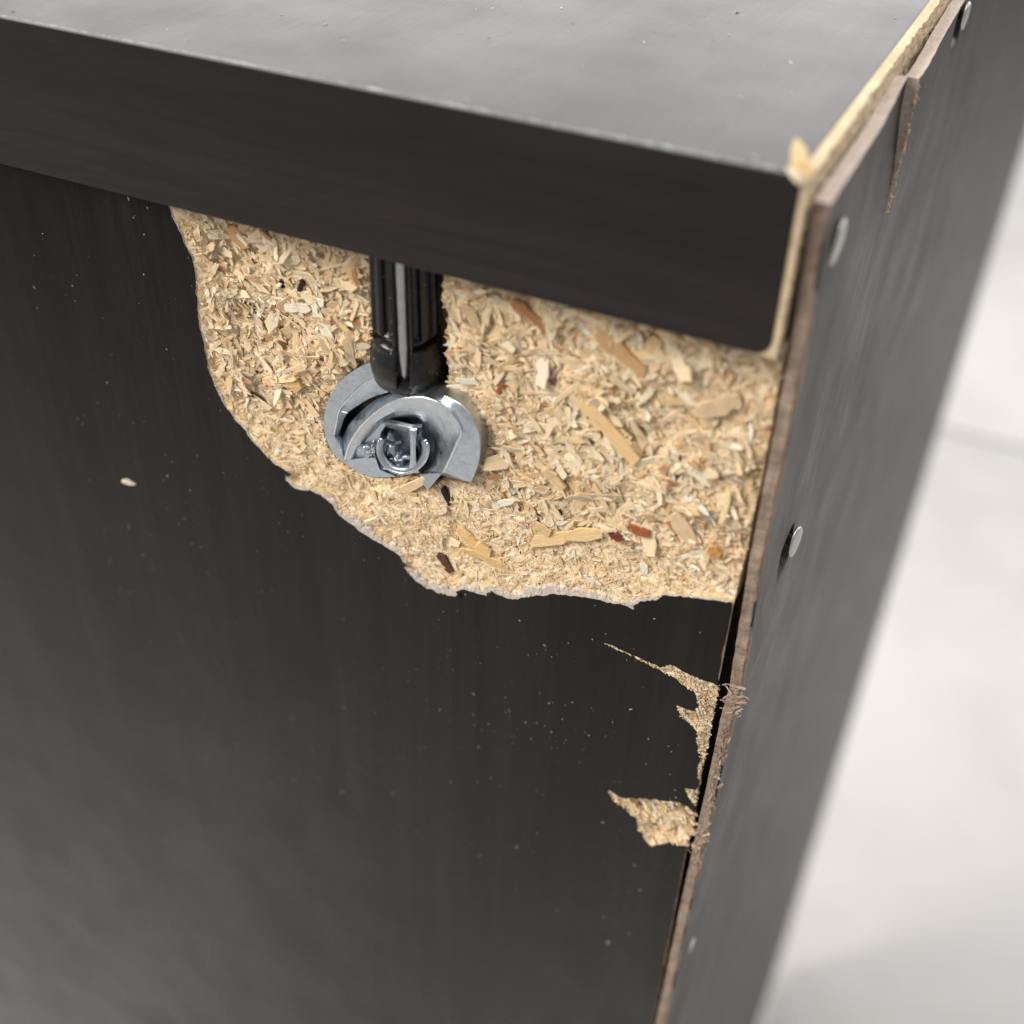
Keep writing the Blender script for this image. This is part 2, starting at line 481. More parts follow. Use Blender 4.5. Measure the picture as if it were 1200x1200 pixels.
CAM_OUT = [tuple(at(370 + a / 5.714, 430 + b / 5.714, 3.4)[[0, 2]]) for a, b in _cpx]
def surf(x, z):
    """depth (y) of the broken surface inside the big hole"""
    x = np.asarray(x, float); z = np.asarray(z, float)
    d = dist_to(x, z, c0)
    deep = 0.5 + 1.35 * smooth((z + 62) / 40)
    y = S0 + FOIL * 0.5 + deep * smooth(d / 7.0) + 0.30 * smooth(d / 1.2)
    y = y + (0.3 + 0.4 * smooth((z + 52) / 14)) * fbm(x / 3.6, z / 3.6, 3, 31) * smooth(d / 3) + 0.16 * fbm(x / 1.3, z / 1.3, 3, 41) * smooth(d / 1.0)
    y = y + 0.55 * np.clip(fbm(x / 0.9, z / 0.6, 3, 45) - 0.55, 0, 1) * smooth(d / 1.5)      # crumbled pits
    # bored hole of the dowel and pocket of the cam
    hx = np.abs(x - DX - 1.0) / (DR + 0.40 + 0.25 * fbm(z / 1.5, x * 0, 3, 51))
    hz = smooth((z + 39) / 3.0)
    y = y + 6.0 * smooth((1.08 - hx) / 0.22) * hz
    ins = inside(x, z, CAM_OUT); dc = dist_to(x, z, CAM_OUT + CAM_OUT[:1])
    sd = np.where(ins, dc, -dc)
    y = y + 0.25 * smooth((sd + 2.5) / 2.2) + 6.5 * smooth(sd / 0.4)
    return y
xs = np.arange(-82, 0.01, 0.25); zs = np.arange(-108, -T + 0.26, 0.25); zs[-1] = -T + 0.2
Xg, Zg = np.meshgrid(xs, zs, indexing='ij')
Yg = np.full(Xg.shape, S0 + FOIL + 0.02)
m0 = inside(Xg, Zg, hole)
Yg[m0] = np.maximum(surf(Xg[m0], Zg[m0]), S0 + 0.2)
for hh, ln in ((h1, c1), (h2, c2)):
    mk = inside(Xg, Zg, hh)
    dd = dist_to(Xg[mk], Zg[mk], ln)
    Yg[mk] = S0 + 0.16 + (1.25 if hh is h2 else 0.7) * smooth(dd / 1.6) + 0.2 * fbm(Xg[mk] / 0.8, Zg[mk] / 0.8, 4, 61)
nx, nz = Xg.shape
V = np.stack([Xg, Yg, Zg], -1).reshape(-1, 3).tolist()
F = [(i * nz + j, (i + 1) * nz + j, (i + 1) * nz + j + 1, i * nz + j + 1) for i in range(nx - 1) for j in range(nz - 1)]
nb = len(V)
for j in range(nz): V.append((0.0, 17.5, zs[j]))
for j in range(nz - 1):
    a = (nx - 1) * nz + j
    F.append((a, nb + j, nb + j + 1, a + 1))
cap = len(V)
for i in range(nx): V.append((xs[i], 17.5, zs[-1]))
for i in range(nx - 1):
    F.append((i * nz + nz - 1, (i + 1) * nz + nz - 1, cap + i + 1, cap + i))
MI = [0] * len(F)
q0 = (nx - 1) * (nz - 1)
for j in range(nz - 1):
    if zs[j] < c0[-1][1] - 0.3: MI[q0 + j] = 1      # the panel's own back edge is wrapped in foil
core = mesh_obj('chipboard_core', V, F, [M_CORE, M_SIDE], cab, midx=MI)
tag(core, 'broken pale chipboard core full of wood chips')
V1, F1 = box(-DEPTH + 1, -82, S0 + FOIL + 0.02, 17.5, -H + 1, -T + 0.1)
V2, F2 = box(-82, 0, S0 + FOIL + 0.02, 17.5, -H + 1, -108)
mesh_obj('core_body', V1 + V2, F1 + [tuple(i + 8 for i in f) for f in F2], [M_CORE, M_SIDE], core, midx=[0] * 9 + [1] + [0] * 2)

# torn paper lips along the rims
def lip(line, scale, seed, lowz=True):
    st = []
    tp = np.array(line)
    arc = np.concatenate([[0], np.cumsum(np.hypot(*np.diff(tp, axis=0).T))])
    for i in range(2, len(tp) - 1):
        t = tp[min(i + 2, len(tp) - 1)] - tp[max(i - 2, 0)]; t /= np.linalg.norm(t) + 1e-9
        nrm = np.array([-t[1], t[0]])           # into the hole
        s_ = arc[i]
        w = 0.16 + 0.4 * max(0, float(fbm(s_ / 4.0, 0.3, 2, 71 + seed))) + 0.2 * float(fbm(s_ / 0.6, 3.3, 4, 73 + seed))
        low = float(smooth((-tp[i][1] - 52) / 8)) if lowz else 0.0
        w = max(0.03, w * (0.45 + 1.5 * low) + 0.35 * low) * scale
        a = tp[i] - nrm * 0.12; b = tp[i] + nrm * w; c = tp[i] + nrm * (w + 0.25 * scale)
        j = 0.06 * float(fbm(s_ / 0.5, 8.8, 3, 77 + seed))
        st.append([(a[0], S0 + 0.06, a[1]), (b[0], S0 + 0.12 + 0.10 * low + j, b[1]), (c[0], S0 + 0.65, c[1])])
    V, F = loft(st, 1, closed=False)
    return tag(recalc(mesh_obj('torn_paper', V, F, M_PAPER, side)), 'greyish torn paper rim of the foil')
lip(torn, 1.0, 0)
lip(g1, 0.35, 5, False)
lip(g2, 0.4, 9, False)
# peeled flaps of foil lifting along the broken rims
def flap(px, py, L, W, ang, lift, mat):
    c = at(px, py, S0); d = np.array([math.cos(ang), 0, math.sin(ang)]); w = np.array([-d[2], 0, d[0]])
    V, F = [], []
    N = 7
    for i in range(N):
        t = i / (N - 1); wid = W * (1 - t) ** 0.6 * (0.8 + 0.3 * random.random()) + 0.02
        p = c + d * L * (t - 0.15) + np.array([0, -lift * t * t - 0.02, 0])
        for sgn in (-1, 1):
            V.append(p + w * wid * sgn * 0.5); 
        for sgn in (1, -1):
            V.append(p + w * wid * sgn * 0.5 + np.array([0, 0.12, 0]))
    for i in range(N - 1):
        for j in range(4):
            a, b_ = i * 4 + j, i * 4 + (j + 1) % 4
            F.append((a, b_, b_ + 4, a + 4))
    F += [(3, 2, 1, 0), tuple((N - 1) * 4 + j for j in range(4))]
    recalc(mesh_obj('peeled_flap', V, F, mat, side))
for f in ((797, 834, 0.9, 0.5, 0.3, 0.25, M_PAPER), (786, 941, 1.0, 0.7, -0.9, 0.3, M_PAPER), (750, 962, 1.0, 0.6, 0.2, 0.3, M_PAPER),
          (537, 694, 1.0, 0.8, -0.9, 0.3, M_SIDE), (336, 556, 1.2, 0.7, 0.4, 0.25, M_SIDE), (472, 662, 1.0, 0.8, 0.6, 0.3, M_SIDE), (572, 697, 0.8, 0.6, 1.2, 0.3, M_SIDE), (740, 712, 1.0, 0.7, 1.4, 0.3, M_PAPER)):
    flap(*f)

# --- wood chips
def tone_pick(n, coarse):
    pal = np.array([(0.84, 0.655, 0.42), (0.78, 0.575, 0.34), (0.86, 0.71, 0.50), (0.89, 0.78, 0.60), (0.68, 0.47, 0.27), (0.79, 0.645, 0.46),
                    (0.48, 0.28, 0.14), (0.64, 0.52, 0.39), (0.91, 0.84, 0.71), (0.22, 0.075, 0.035), (0.07, 0.035, 0.02)])
    w = np.array([0.27, 0.16, 0.22, 0.10, 0.07, 0.12, 0.014, 0.02, 0.02, 0.002, 0.004]); w /= w.sum()
    c = pal[rng.choice(len(pal), n, p=w)]
    return np.clip(c * rng.uniform(0.9, 1.08, (n, 1)) * rng.uniform(0.97, 1.03, (n, 3)), 0, 0.92)
def templates(ns, jag):
    out = []
    for q in range(16):
        n = random.choice(ns)
        top_ = []
        cur = random.uniform(-0.18, 0.18)
        for i in range(n):
            t = i / (n - 1) - 0.5
            wl, wr = (random.uniform(1 - jag, 1.0) * 0.5 for _ in range(2))
            if i in (0, n - 1):
                f = random.uniform(0.05, 0.8); wl *= f; wr *= f
            sk = cur * (t * t * 4) + random.uniform(-0.05, 0.05)
            bend = random.uniform(-0.5, 0.5) * 0.3
            top_.append([(t + random.uniform(-.08, .08), -wl + sk, 0.5 + bend), (t + random.uniform(-.08, .08), wr + sk, 0.5 + bend * 0.4 + random.uniform(-.25, .1))])
        V, F = [], []
        for i in range(n):
            for s in (0, 1): V.append(top_[i][s])
            for s in (0, 1): V.append((top_[i][s][0] * 1.02, top_[i][s][1] * 1.1, top_[i][s][2] - 1.0))
        for i in range(n - 1):
            a = i * 4; b = a + 4
            F += [(a, b, b + 1, a + 1), (a + 2, a + 3, b + 3, b + 2), (a, a + 2, b + 2, b), (a + 1, b + 1, b + 3, a + 3)]
        e = (n - 1) * 4
        F += [(0, 1, 3, 2), (e, e + 2, e + 3, e + 1)]
        out.append((np.array(V), np.array(F)))
    return out
TPL_BIG = templates([5, 6, 7], 0.5)
TPL_FINE = templates([3, 3, 4], 0.4)
TPL = TPL_BIG
def frames(n, tilt, ang=None):
    ang = rng.uniform(0, 2 * math.pi, n) if ang is None else ang
    ax = np.stack([np.cos(ang), np.zeros(n), np.sin(ang)], 1)
    nr = np.stack([rng.normal(0, 1, n) * tilt, -np.ones(n), rng.normal(0, 1, n) * tilt], 1)
    nr /= np.linalg.norm(nr, axis=1)[:, None]
    ax -= nr * (ax * nr).sum(1)[:, None]; ax /= np.linalg.norm(ax, axis=1)[:, None]
    return ax, np.cross(nr, ax), nr
def set_attrs(me, tones, faces_n, uvs):
    lay = me.color_attributes.new('tone', 'FLOAT_COLOR', 'CORNER')
    n = len(me.loops)
    lay.data.foreach_set('color', np.concatenate([tones, np.ones((n, 1))], 1).astype(np.float32).ravel())
    uv = me.uv_layers.new(name='UVMap')
    uv.data.foreach_set('uv', uvs.astype(np.float32).ravel())
def chip_mesh(name, P, Ln, Wd, Th, frame, tones, parent, stuff=True):
    """many small chips in one mesh, made from the templates"""
    which = rng.integers(0, len(TPL), len(P))
    allV, allF, allT, allU, off = [], [], [], [], 0
    for t, (tv, tf) in enumerate(TPL):
        idx = np.where(which == t)[0]
        if not len(idx): continue
        loc = tv[None] * np.stack([Ln[idx], Wd[idx], Th[idx]], 1)[:, None, :]
        ax, bx, nr = (f[idx] for f in frame)
        W = P[idx][:, None] + loc[..., :1] * ax[:, None] + loc[..., 1:2] * bx[:, None] + loc[..., 2:] * nr[:, None]
        m = len(tv)
        fi = tf[None] + (np.arange(len(idx)) * m)[:, None, None] + off
        allV.append(W.reshape(-1, 3)); allF.append(fi.reshape(-1, 4))
        allT.append(np.repeat(tones[idx], len(tf) * 4, axis=0))
        u = loc[:, tf.ravel(), :2] * np.array([0.55, 5.0]) + rng.uniform(0, 400, (len(idx), 1, 2))
        allU.append(u.reshape(-1, 2))
        off += len(idx) * m
    V = np.concatenate(allV); F = np.concatenate(allF)
    V = V / 1000.0; V[:, 2] += H / 1000
    me = bpy.data.meshes.new(name)
    me.from_pydata(V.tolist(), [], F.tolist())
    set_attrs(me, np.concatenate(allT), None, np.concatenate(allU))
    me.materials.append(M_CHIP)
    o = bpy.data.objects.new(name, me); COL.objects.link(o); attach(o, parent)
    if stuff: o['kind'] = 'stuff'
    return o
hp = np.array(hole)
def scatter(n, margin=0.25):
    out = []
    got = 0
    while got < n:
        x = rng.uniform(hp[:, 0].min(), 0, n * 2); z = rng.uniform(hp[:, 1].min(), -T, n * 2)
        k_ = inside(x, z, hole)
        x, z = x[k_], z[k_]
        d = dist_to(x, z, c0); k_ = d > margin
        out.append(np.stack([x[k_], z[k_], d[k_]], 1)); got += k_.sum()
    return np.concatenate(out)[:n]
def room(x, z):
    """free distance to the dowel hole and the cam"""
    a = np.where(z > -39, np.abs(x - DX - 1.0) - (DR + 0.4), 9.0)
    return np.maximum(0, np.minimum(a, dist_to(x, z, CAM_OUT + CAM_OUT[:1])))
def outside_fittings(x, z, pad=0.0):
    a = (np.abs(x - DX - 1.0) < DR + 0.75 + pad) & (z > -38)
    b = inside(x, z, CAM_OUT) | (dist_to(x, z, CAM_OUT + CAM_OUT[:1]) < 0.12 + pad)
    return ~(a | b)
# coarse and fine chips, pressed flat into the surface
q = scatter(8500); q = q[outside_fittings(q[:, 0], q[:, 1])]
coarse = smooth((q[:, 1] + 58) / 18)
L_ = np.exp(rng.normal(0.12, 0.5, len(q))) * (0.6 + 1.05 * coarse); L_ = np.minimum(L_, np.maximum(0.4, q[:, 2] * 1.5)); L_ = np.minimum(L_, 0.35 + 1.7 * room(q[:, 0], q[:, 1])); L_ = np.minimum(L_, 0.25 + 1.6 * np.abs(q[:, 0]))
P = np.stack([q[:, 0], surf(q[:, 0], q[:, 1]) - rng.uniform(-0.13, 0.10, len(q)) * (1 + 0.9 * coarse), q[:, 1]], 1)
ang = rng.normal(0.0, 0.9, len(q)) + math.pi * rng.integers(0, 2, len(q))
chip_mesh('chip_mass', P, L_, L_ * rng.uniform(0.12, 0.36, len(q)), rng.uniform(0.05, 0.15, len(q)) * (0.6 + 0.4 * coarse),
          frames(len(q), 0.12 + 0.10 * coarse, ang), tone_pick(len(q), coarse), core)
TPL = TPL_FINE
q = scatter(13000, 0.1); q = q[outside_fittings(q[:, 0], q[:, 1], -0.3)]
q = q[rng.random(len(q)) < 1.0 - 0.4 * smooth((q[:, 1] + 58) / 16)]
L_ = np.exp(rng.normal(-0.85, 0.5, len(q)))
P = np.stack([q[:, 0], surf(q[:, 0], q[:, 1]) - rng.uniform(-0.06, 0.16, len(q)), q[:, 1]], 1)
chip_mesh('fine_chip_mass', P, L_, L_ * rng.uniform(0.06, 0.36, len(q)), rng.uniform(0.03, 0.09, len(q)), frames(len(q), 0.35), tone_pick(len(q), 0), core)
# crumbs and fibres in the two gouges on the back edge
for hh, ln, n, big in ((h1, c1, 1500, False), (h2, c2, 420, True)):
    a = np.array(hh)
    x = rng.uniform(a[:, 0].min(), a[:, 0].max(), n * 8); z = rng.uniform(a[:, 1].min(), a[:, 1].max(), n * 8)
    kk = inside(x, z, hh); x, z = x[kk][:n], z[kk][:n]
    dd = dist_to(x, z, ln)
    P = np.stack([x, S0 + 0.18 + (1.25 if big else 0.65) * smooth(dd / 1.6) - rng.uniform(-0.1, 0.22, len(x)) * (1.6 if big else 1), z], 1)
    L_ = np.exp(rng.normal(0.15 if big else -0.95, 0.4, len(x))); L_ = np.minimum(L_, 0.25 + dd * 1.8)
    tn = tone_pick(len(x), 0) * (1.05 if big else np.array([[0.96, 0.97, 1.0]]))
    TPL = TPL_BIG if big else TPL_FINE
    chip_mesh('gouge_fibres', P, L_, L_ * rng.uniform(0.15, 0.5, len(x)), rng.uniform(0.04, 0.14, len(x)),
              frames(len(x), 0.35, rng.normal(-0.5, 0.6, len(x))), tn, core)
# single large chips
TPL = TPL_BIG
def single_chip(x, z, y, L, W, Th, ang, tilt, tone, name='wood_chip'):
    tv, tf = TPL[random.randrange(len(TPL))]
    fr = frames(1, tilt, np.array([ang]))
    loc = tv * np.array([L, W, Th])
    W3 = loc[:, :1] * fr[0] + loc[:, 1:2] * fr[1] + loc[:, 2:] * fr[2]
    me = bpy.data.meshes.new(name)
    me.from_pydata((W3 / 1000).tolist(), [], tf.tolist())
    set_attrs(me, np.repeat([tone], len(tf) * 4, axis=0), None, loc[tf.ravel(), :2] * np.array([0.55, 5.0]) + rng.uniform(0, 400, 2))
    me.materials.append(M_CHIP)
    o = bpy.data.objects.new(name, me); COL.objects.link(o)
    o.location = mm((x, y, z)); o['_placed'] = 1
    attach(o, core); del o['_placed']
    return o
traced = [  # two end pixels, width in mm, colour
    ((662, 446), (745, 528), 2.1, (0.74, 0.53, 0.28)), ((545, 352), (570, 395), 1.3, (0.62, 0.47, 0.30)), ((620, 440), (636, 482), 1.2, (0.86, 0.76, 0.58)),
    ((668, 528), (684, 560), 2.0, (0.88, 0.78, 0.58)), ((600, 350), (645, 385), 1.3, (0.40, 0.20, 0.09)), ((578, 470), (590, 450), 0.7, (0.30, 0.09, 0.05)),
    ((716, 618), (730, 632), 1.5, (0.17, 0.05, 0.025)), ((736, 618), (762, 626), 1.1, (0.34, 0.11, 0.05)), ((516, 646), (530, 668), 1.4, (0.10, 0.045, 0.03)),
    ((780, 562), (797, 556), 0.9, (0.17, 0.06, 0.03)), ((865, 565), (875, 575), 0.7, (0.06, 0.02, 0.015)), ((833, 640), (842, 652), 1.4, (0.55, 0.30, 0.11)),
    ((620, 632), (700, 622), 1.6, (0.74, 0.55, 0.30)), ((396, 365), (426, 380), 1.2, (0.42, 0.24, 0.10)), ((395, 425), (424, 405), 1.9, (0.80, 0.66, 0.42)),
    ((300, 385), (313, 396), 1.6, (0.86, 0.78, 0.62)), ((340, 440), (352, 455), 2.4, (0.70, 0.48, 0.22)), ((270, 265), (290, 290), 1.7, (0.60, 0.40, 0.19)),
    ((765, 395), (775, 425), 1.6, (0.66, 0.47, 0.26)), ((700, 385), (760, 440), 1.8, (0.58, 0.38, 0.19)), ((820, 480), (870, 470), 1.8, (0.72, 0.56, 0.36)),
    ((640, 550), (660, 572), 1.6, (0.76, 0.58, 0.34)), ((520, 570), (527, 590), 0.8, (0.02, 0.012, 0.01)), ((357, 327), (352, 340), 0.6, (0.03, 0.02, 0.015)),
    ((330, 327), (334, 336), 0.6, (0.03, 0.02, 0.015)), ((355, 382), (358, 392), 0.8, (0.15, 0.06, 0.03)), ((536, 620), (575, 650), 1.6, (0.74, 0.52, 0.25)),
    ((545, 640), (600, 668), 1.1, (0.72, 0.50, 0.24)), ((790, 600), (815, 640), 1.7, (0.72, 0.56, 0.36)), ((455, 585), (500, 560), 1.4, (0.72, 0.56, 0.36))]
for (a, b_, w, c) in traced:
    A = at(*a, 3.0); B = at(*b_, 3.0)
    x, z = (A[0] + B[0]) / 2, (A[2] + B[2]) / 2
    y = float(surf(np.array([x]), np.array([z]))[0])
    A = at(*a, y); B = at(*b_, y); x, z = (A[0] + B[0]) / 2, (A[2] + B[2]) / 2
    single_chip(x, z, y - (0.55 if w > 2.0 else 0.28 if w > 1.2 else 0.2), math.hypot(B[0] - A[0], B[2] - A[2]) * 1.05, w * 1.25, 0.3, math.atan2(B[2] - A[2], B[0] - A[0]), 0.06, c)
n_chip = 262
q = scatter(3000, 0.8); q = q[outside_fittings(q[:, 0], q[:, 1], 0.8) & (q[:, 0] < -1.8)]
q = q[rng.random(len(q)) < 0.25 + 0.75 * smooth((q[:, 1] + 60) / 20)][:n_chip]
ysf = surf(q[:, 0], q[:, 1]); tn = tone_pick(len(q), 1)
tn = np.where(tn.sum(1, keepdims=True) < 0.35, tn * 2.2, tn)
tn = 0.55 * tn + 0.45 * np.array([[0.82, 0.65, 0.43]])
for i in range(len(q)):
    L = float(np.exp(rng.normal(0.85, 0.32))) * (0.6 + 0.4 * float(smooth((q[i, 1] + 60) / 20)))
    L = min(L, q[i, 2] * 1.6 + 0.4, 0.4 + 1.6 * float(room(q[i:i + 1, 0], q[i:i + 1, 1])[0]), 1.5 * abs(q[i, 0]))
    single_chip(q[i, 0], q[i, 1], ysf[i] - rng.uniform(-0.04, 0.12), L, L * rng.uniform(0.18, 0.4), rng.uniform(0.12, 0.28), rng.normal(-0.4, 0.9), 0.14, tuple(tn[i]))

# --- back panel: thin hardboard nailed on, split near the top
TB = 1.55
def back_x(y, z):
    """inner face of the hardboard"""
    g = np.interp(-z, [0, 4, 15, 45, 58, 64, 70, 84, 110, 150, 300, 1000], [0.25, 0.35, 0.8, 0.9, 1.25, 1.45, 1.15, 1.05, 0.7, 0.4, 0.2, 0.2])
    g = g * (1 - 0.6 * smooth((y - 2) / 60))
    g = g + 0.35 * smooth((y - 20) / 20) * smooth((75 - y) / 25) * smooth((z + 26) / 20)
    return g
def push(y, z):
    return -0.95 * smooth((y - 20) / 20) * smooth((z + 16) / 11)
def hit_back(px, py, proud):
    v = ROT.T @ np.array([(px - 600) / FPX, -(py - 600) / FPX, 1.0])
    xf = 2.4
    for _ in range(40):                      # where the line of sight meets the hardboard
        c = CAM + v * ((xf + proud * 0.6 - CAM[0]) / v[0])
        bulge = 0.30 * float(smooth((60 - c[1]) / 18)) * float(smooth((c[2] + 20) / 14)) if c[1] > 39.6 else float(push(c[1], c[2]))
        xf = 0.6 * xf + 0.4 * (float(back_x(c[1], c[2])) + TB + bulge)
    return c - np.array([proud * 0.6, 0, 0])
DENTS = [(hit_back(930, 633, 0.6), 6.0, 2.4, 1.25), (hit_back(1131, 21, 0.6), 7.0, 2.2, 1.1)]
def dent(y, z):
    r = 0
    for c, ly, lz, dp in DENTS:
        t = (y - (c[1] - ly)) / ly
        r = r + dp * np.where((t > 0) & (t < 1.12), smooth(np.clip(t, 0, 1) / 0.75) * smooth((1.12 - t) / 0.12), 0) * np.exp(-np.abs((z - c[2] + 0.6) / lz) ** 4)
    return r
EI, GI = 1.5, 2.6                            # inset from the end face and from the top
yA = np.concatenate([np.arange(EI, EI + 3.0, 0.2), np.arange(EI + 3.0, 39.5, 0.7), [39.6]])
yB = np.concatenate([[39.6], np.arange(40.2, 110, 0.9), np.arange(115, WIDTH - 2, 15.0)])
zB = np.concatenate([-GI - np.arange(0, 110, 0.35), -GI - np.arange(110, 190, 1.2), -GI - np.arange(190, H - GI, 20.0)])
V, F, MI = [], [], []
def addgrid(ysx, near, pushed, tear):
    Yq, Zq = np.meshgrid(ysx, zB, indexing='ij')
    jag = 0.22 * fbm(Zq / 0.8, Zq * 0 + 4.4, 4, 83)
    Yq = Yq.copy()
    if near: Yq[0] += 0.16 * fbm(Zq[0] / 1.5, Zq[0] * 0, 4, 81)
    if tear:
        k_ = smooth((Zq[0] + 20) / 4)
        Yq[tear] += (jag[0] * 1.6 - 0.9 * smooth((-Zq[0] - 6) / 10)) * k_
    Xi = back_x(Yq, Zq) + (push(Yq, Zq) if pushed else 0.30 * smooth((60 - Yq) / 18) * smooth((Zq + 20) / 14))
    Zt = Zq.copy(); Zt[:, 0] += 0.12 * fbm(Yq[:, 0] / 2.0, Yq[:, 0] * 0 + 7, 3, 85)
    Xo = Xi + TB + 0.03 * fbm(Yq / 3, Zq / 9, 3, 87)
    Xo = Xo - dent(Yq, Zq)
    if near:
        Xo[0] -= 0.28; Xo[1] -= 0.06
    base = len(V); a, b_ = Yq.shape
    V.extend(np.stack([Xo, Yq, Zt], -1).reshape(-1, 3).tolist())
    off = len(V) - base
    V.extend(np.stack([Xi, Yq, Zt], -1).reshape(-1, 3).tolist())
    wear = 0.55 + 0.9 * fbm(zB / 4.0, zB * 0 + 1.1, 4, 89)
    for i in range(a - 1):
        for j in range(b_ - 1):
            p = base + i * b_ + j
            F.append((p, p + 1, p + b_ + 1, p + b_)); 
            MI.append(1 if near and (Yq[i, j] - EI) < wear[j] else 0)
            if i % 1 == 0:
                r = p + off
                F.append((r, r + b_, r + b_ + 1, r + 1)); MI.append(1)
    for i in range(a - 1):                   # top edge
        p = base + i * b_
        F.append((p, p + b_, p + b_ + off, p + off)); MI.append(2)
    for i, flip in ((0, False), (a - 1, True)):
        for j in range(b_ - 1):
            p = base + i * b_ + j
            F.append((p, p + off, p + off + 1, p + 1) if not flip else (p, p + 1, p + off + 1, p + off)); MI.append(1 if near else 2)
addgrid(yA, True, True, len(yA) - 1)
addgrid(yB, False, False, 0)
back = mesh_obj('back_panel', V, F, [M_BACK, M_FIBRE, M_FIBRE_TOP], cab, midx=MI)
tag(back, 'thin dark hardboard back with a frayed brown edge')
# torn fibres along its near edge and beside the split
def fuzz(name, pts, spread, n, L, tone, parent, tilt=1.2, ang=(-0.3, 0.9)):
    pts = np.array(pts)
    P = pts[rng.integers(0, len(pts), n)] + rng.normal(0, 1, (n, 3)) * np.array(spread)
    L_ = np.exp(rng.normal(math.log(L), 0.45, n))
    tn = np.array([tone]) * rng.uniform(0.7, 1.25, (n, 1))
    return chip_mesh(name, P, L_, L_ * rng.uniform(0.10, 0.40, n), rng.uniform(0.03, 0.1, n), frames(n, tilt, rng.normal(ang[0], ang[1], n)), tn, parent)
def near_edge(z): return [(float(back_x(EI, z)) + TB * 0.6, EI, z)]
pts = sum([near_edge(z) for z in np.arange(-64, -69, -0.4)], [])
fuzz('torn_fibres', pts, (0.6, 0.12, 0.5), 80, 0.7, (0.38, 0.30, 0.235), back, 0.35, (0.1, 0.5))
pts = sum([near_edge(z) for z in np.arange(-69, -98, -0.3)], [])
fuzz('torn_fibres', pts, (0.3, 0.08, 0.5), 220, 0.5, (0.34, 0.26, 0.20), back, 0.5, (1.4, 0.5))
pts = sum([near_edge(z) for z in np.arange(-90, -100, -0.4)], [])
fuzz('torn_fibres', pts, (0.4, 0.25, 0.6), 170, 0.7, (0.40, 0.31, 0.24), back, 0.6, (1.2, 0.7))
pts = [(float(back_x(40.0, z)) + TB + 0.3, 39.5 - 1.2 * float(smooth((-z - 6) / 10)), z) for z in np.arange(-3, -18, -0.4)]
fuzz('torn_fibres', pts, (0.06, 0.15, 0.4), 110, 0.45, (0.60, 0.47, 0.35), back, 1.5, (-1.4, 0.5))

# --- nails in the back panel
def nail(px, py, dia, lean=(0, 0), proud=0.35):
    c = hit_back(px, py, proud)
    prof = [(0.0, proud), (dia * 0.36, proud), (dia * 0.47, proud - 0.08), (dia * 0.5, proud - 0.25), (dia * 0.46, proud - 0.42), (0.75, proud - 0.5), (0.7, -9.0), (0.05, -11.5)]
    V, F = [], []
    seg = 28
    rot = Matrix.Rotation(lean[0], 3, 'Z') @ Matrix.Rotation(lean[1], 3, 'Y')
    for r, x in prof:
        for s in range(seg):
            a = 2 * math.pi * s / seg
            w = 1 + 0.04 * math.sin(3 * a + px)
            V.append(Vector(c) + rot @ Vector((x, r * w * math.cos(a), r * w * math.sin(a))))
    for i in range(len(prof) - 1):
        for s in range(seg):
            a, b_ = i * seg + s, i * seg + (s + 1) % seg
            F.append((a, b_, b_ + seg, a + seg))
    o = recalc(mesh_obj('nail', V, F, M_NAIL, cab, smooth_shade=True))
    return o
nail(1131, 18, 3.6, (-0.07, 0.0), 0.7)
nail(983, 284, 4.6, (-0.01, 0.05), 0.40)
nail(931, 634, 4.1, (-0.12, -0.05), 0.85)
nail(811, 1108, 2.6, (-0.05, 0.0), 0.3)

# --- cam lock (zinc casting) in the broken panel
cl = bpy.data.objects.new('cam_lock', None); COL.objects.link(cl)
cl.location = mm((CX, 4.0, CZ)); cl['_placed'] = 1
attach(cl, cab); del cl['_placed']
tag(cl, 'grey zinc cam lock with a spiral wall and open hub')
def cr(cx, cy, y):                           # close-up pixel -> point
    return at(370 + cx / 5.714, 430 + cy / 5.714, y + 0.55)
def cr2(cx, cy, y):
    p = cr(cx, cy, y); return (p[0], p[2])
rimpx = [(430, -40), (330, -15), (240, 35), (170, 92), (110, 170), (72, 260), (55, 350), (60, 440), (85, 520), (130, 590), (200, 650), (280, 700), (370, 735), (460, 740)]
crest = [(122, 455), (140, 370), (160, 285), (215, 215), (280, 150), (350, 95), (430, 55), (520, 20)]
foot = [(150, 470), (180, 385), (212, 312), (285, 258), (365, 210), (450, 180), (530, 160), (620, 150)]
Y_A, Y_F, Y_BACK = 2.5, 3.4, 9.0
rim = catmull(rimpx, 6)
inner = [(540, 735), (430, 690), (400, 610), (320, 610), (250, 620), (197, 628), (165, 560)] + [tuple(c) for c in catmull(crest, 5)]
plate = [cr2(x, y, Y_A) for x, y in rim] + [cr2(x, y, Y_A) for x, y in inner]
V, F = prism(plate, Y_A + 0.55, Y_BACK)
recalc(mesh_obj('cam_plate', V, F, M_ZINC, cl, bevel=0.22, seg=3))
# groove wall running down from the crest
st = [[cr(*c, Y_A - 0.02), cr(*f, Y_F), cr(f[0], f[1], Y_BACK), cr(c[0], c[1], Y_BACK)] for c, f in zip(crest, foot)]
V, F = loft(st, 5)
recalc(mesh_obj('groove_wall', V, F, M_ZINC, cl, bevel=0.08))
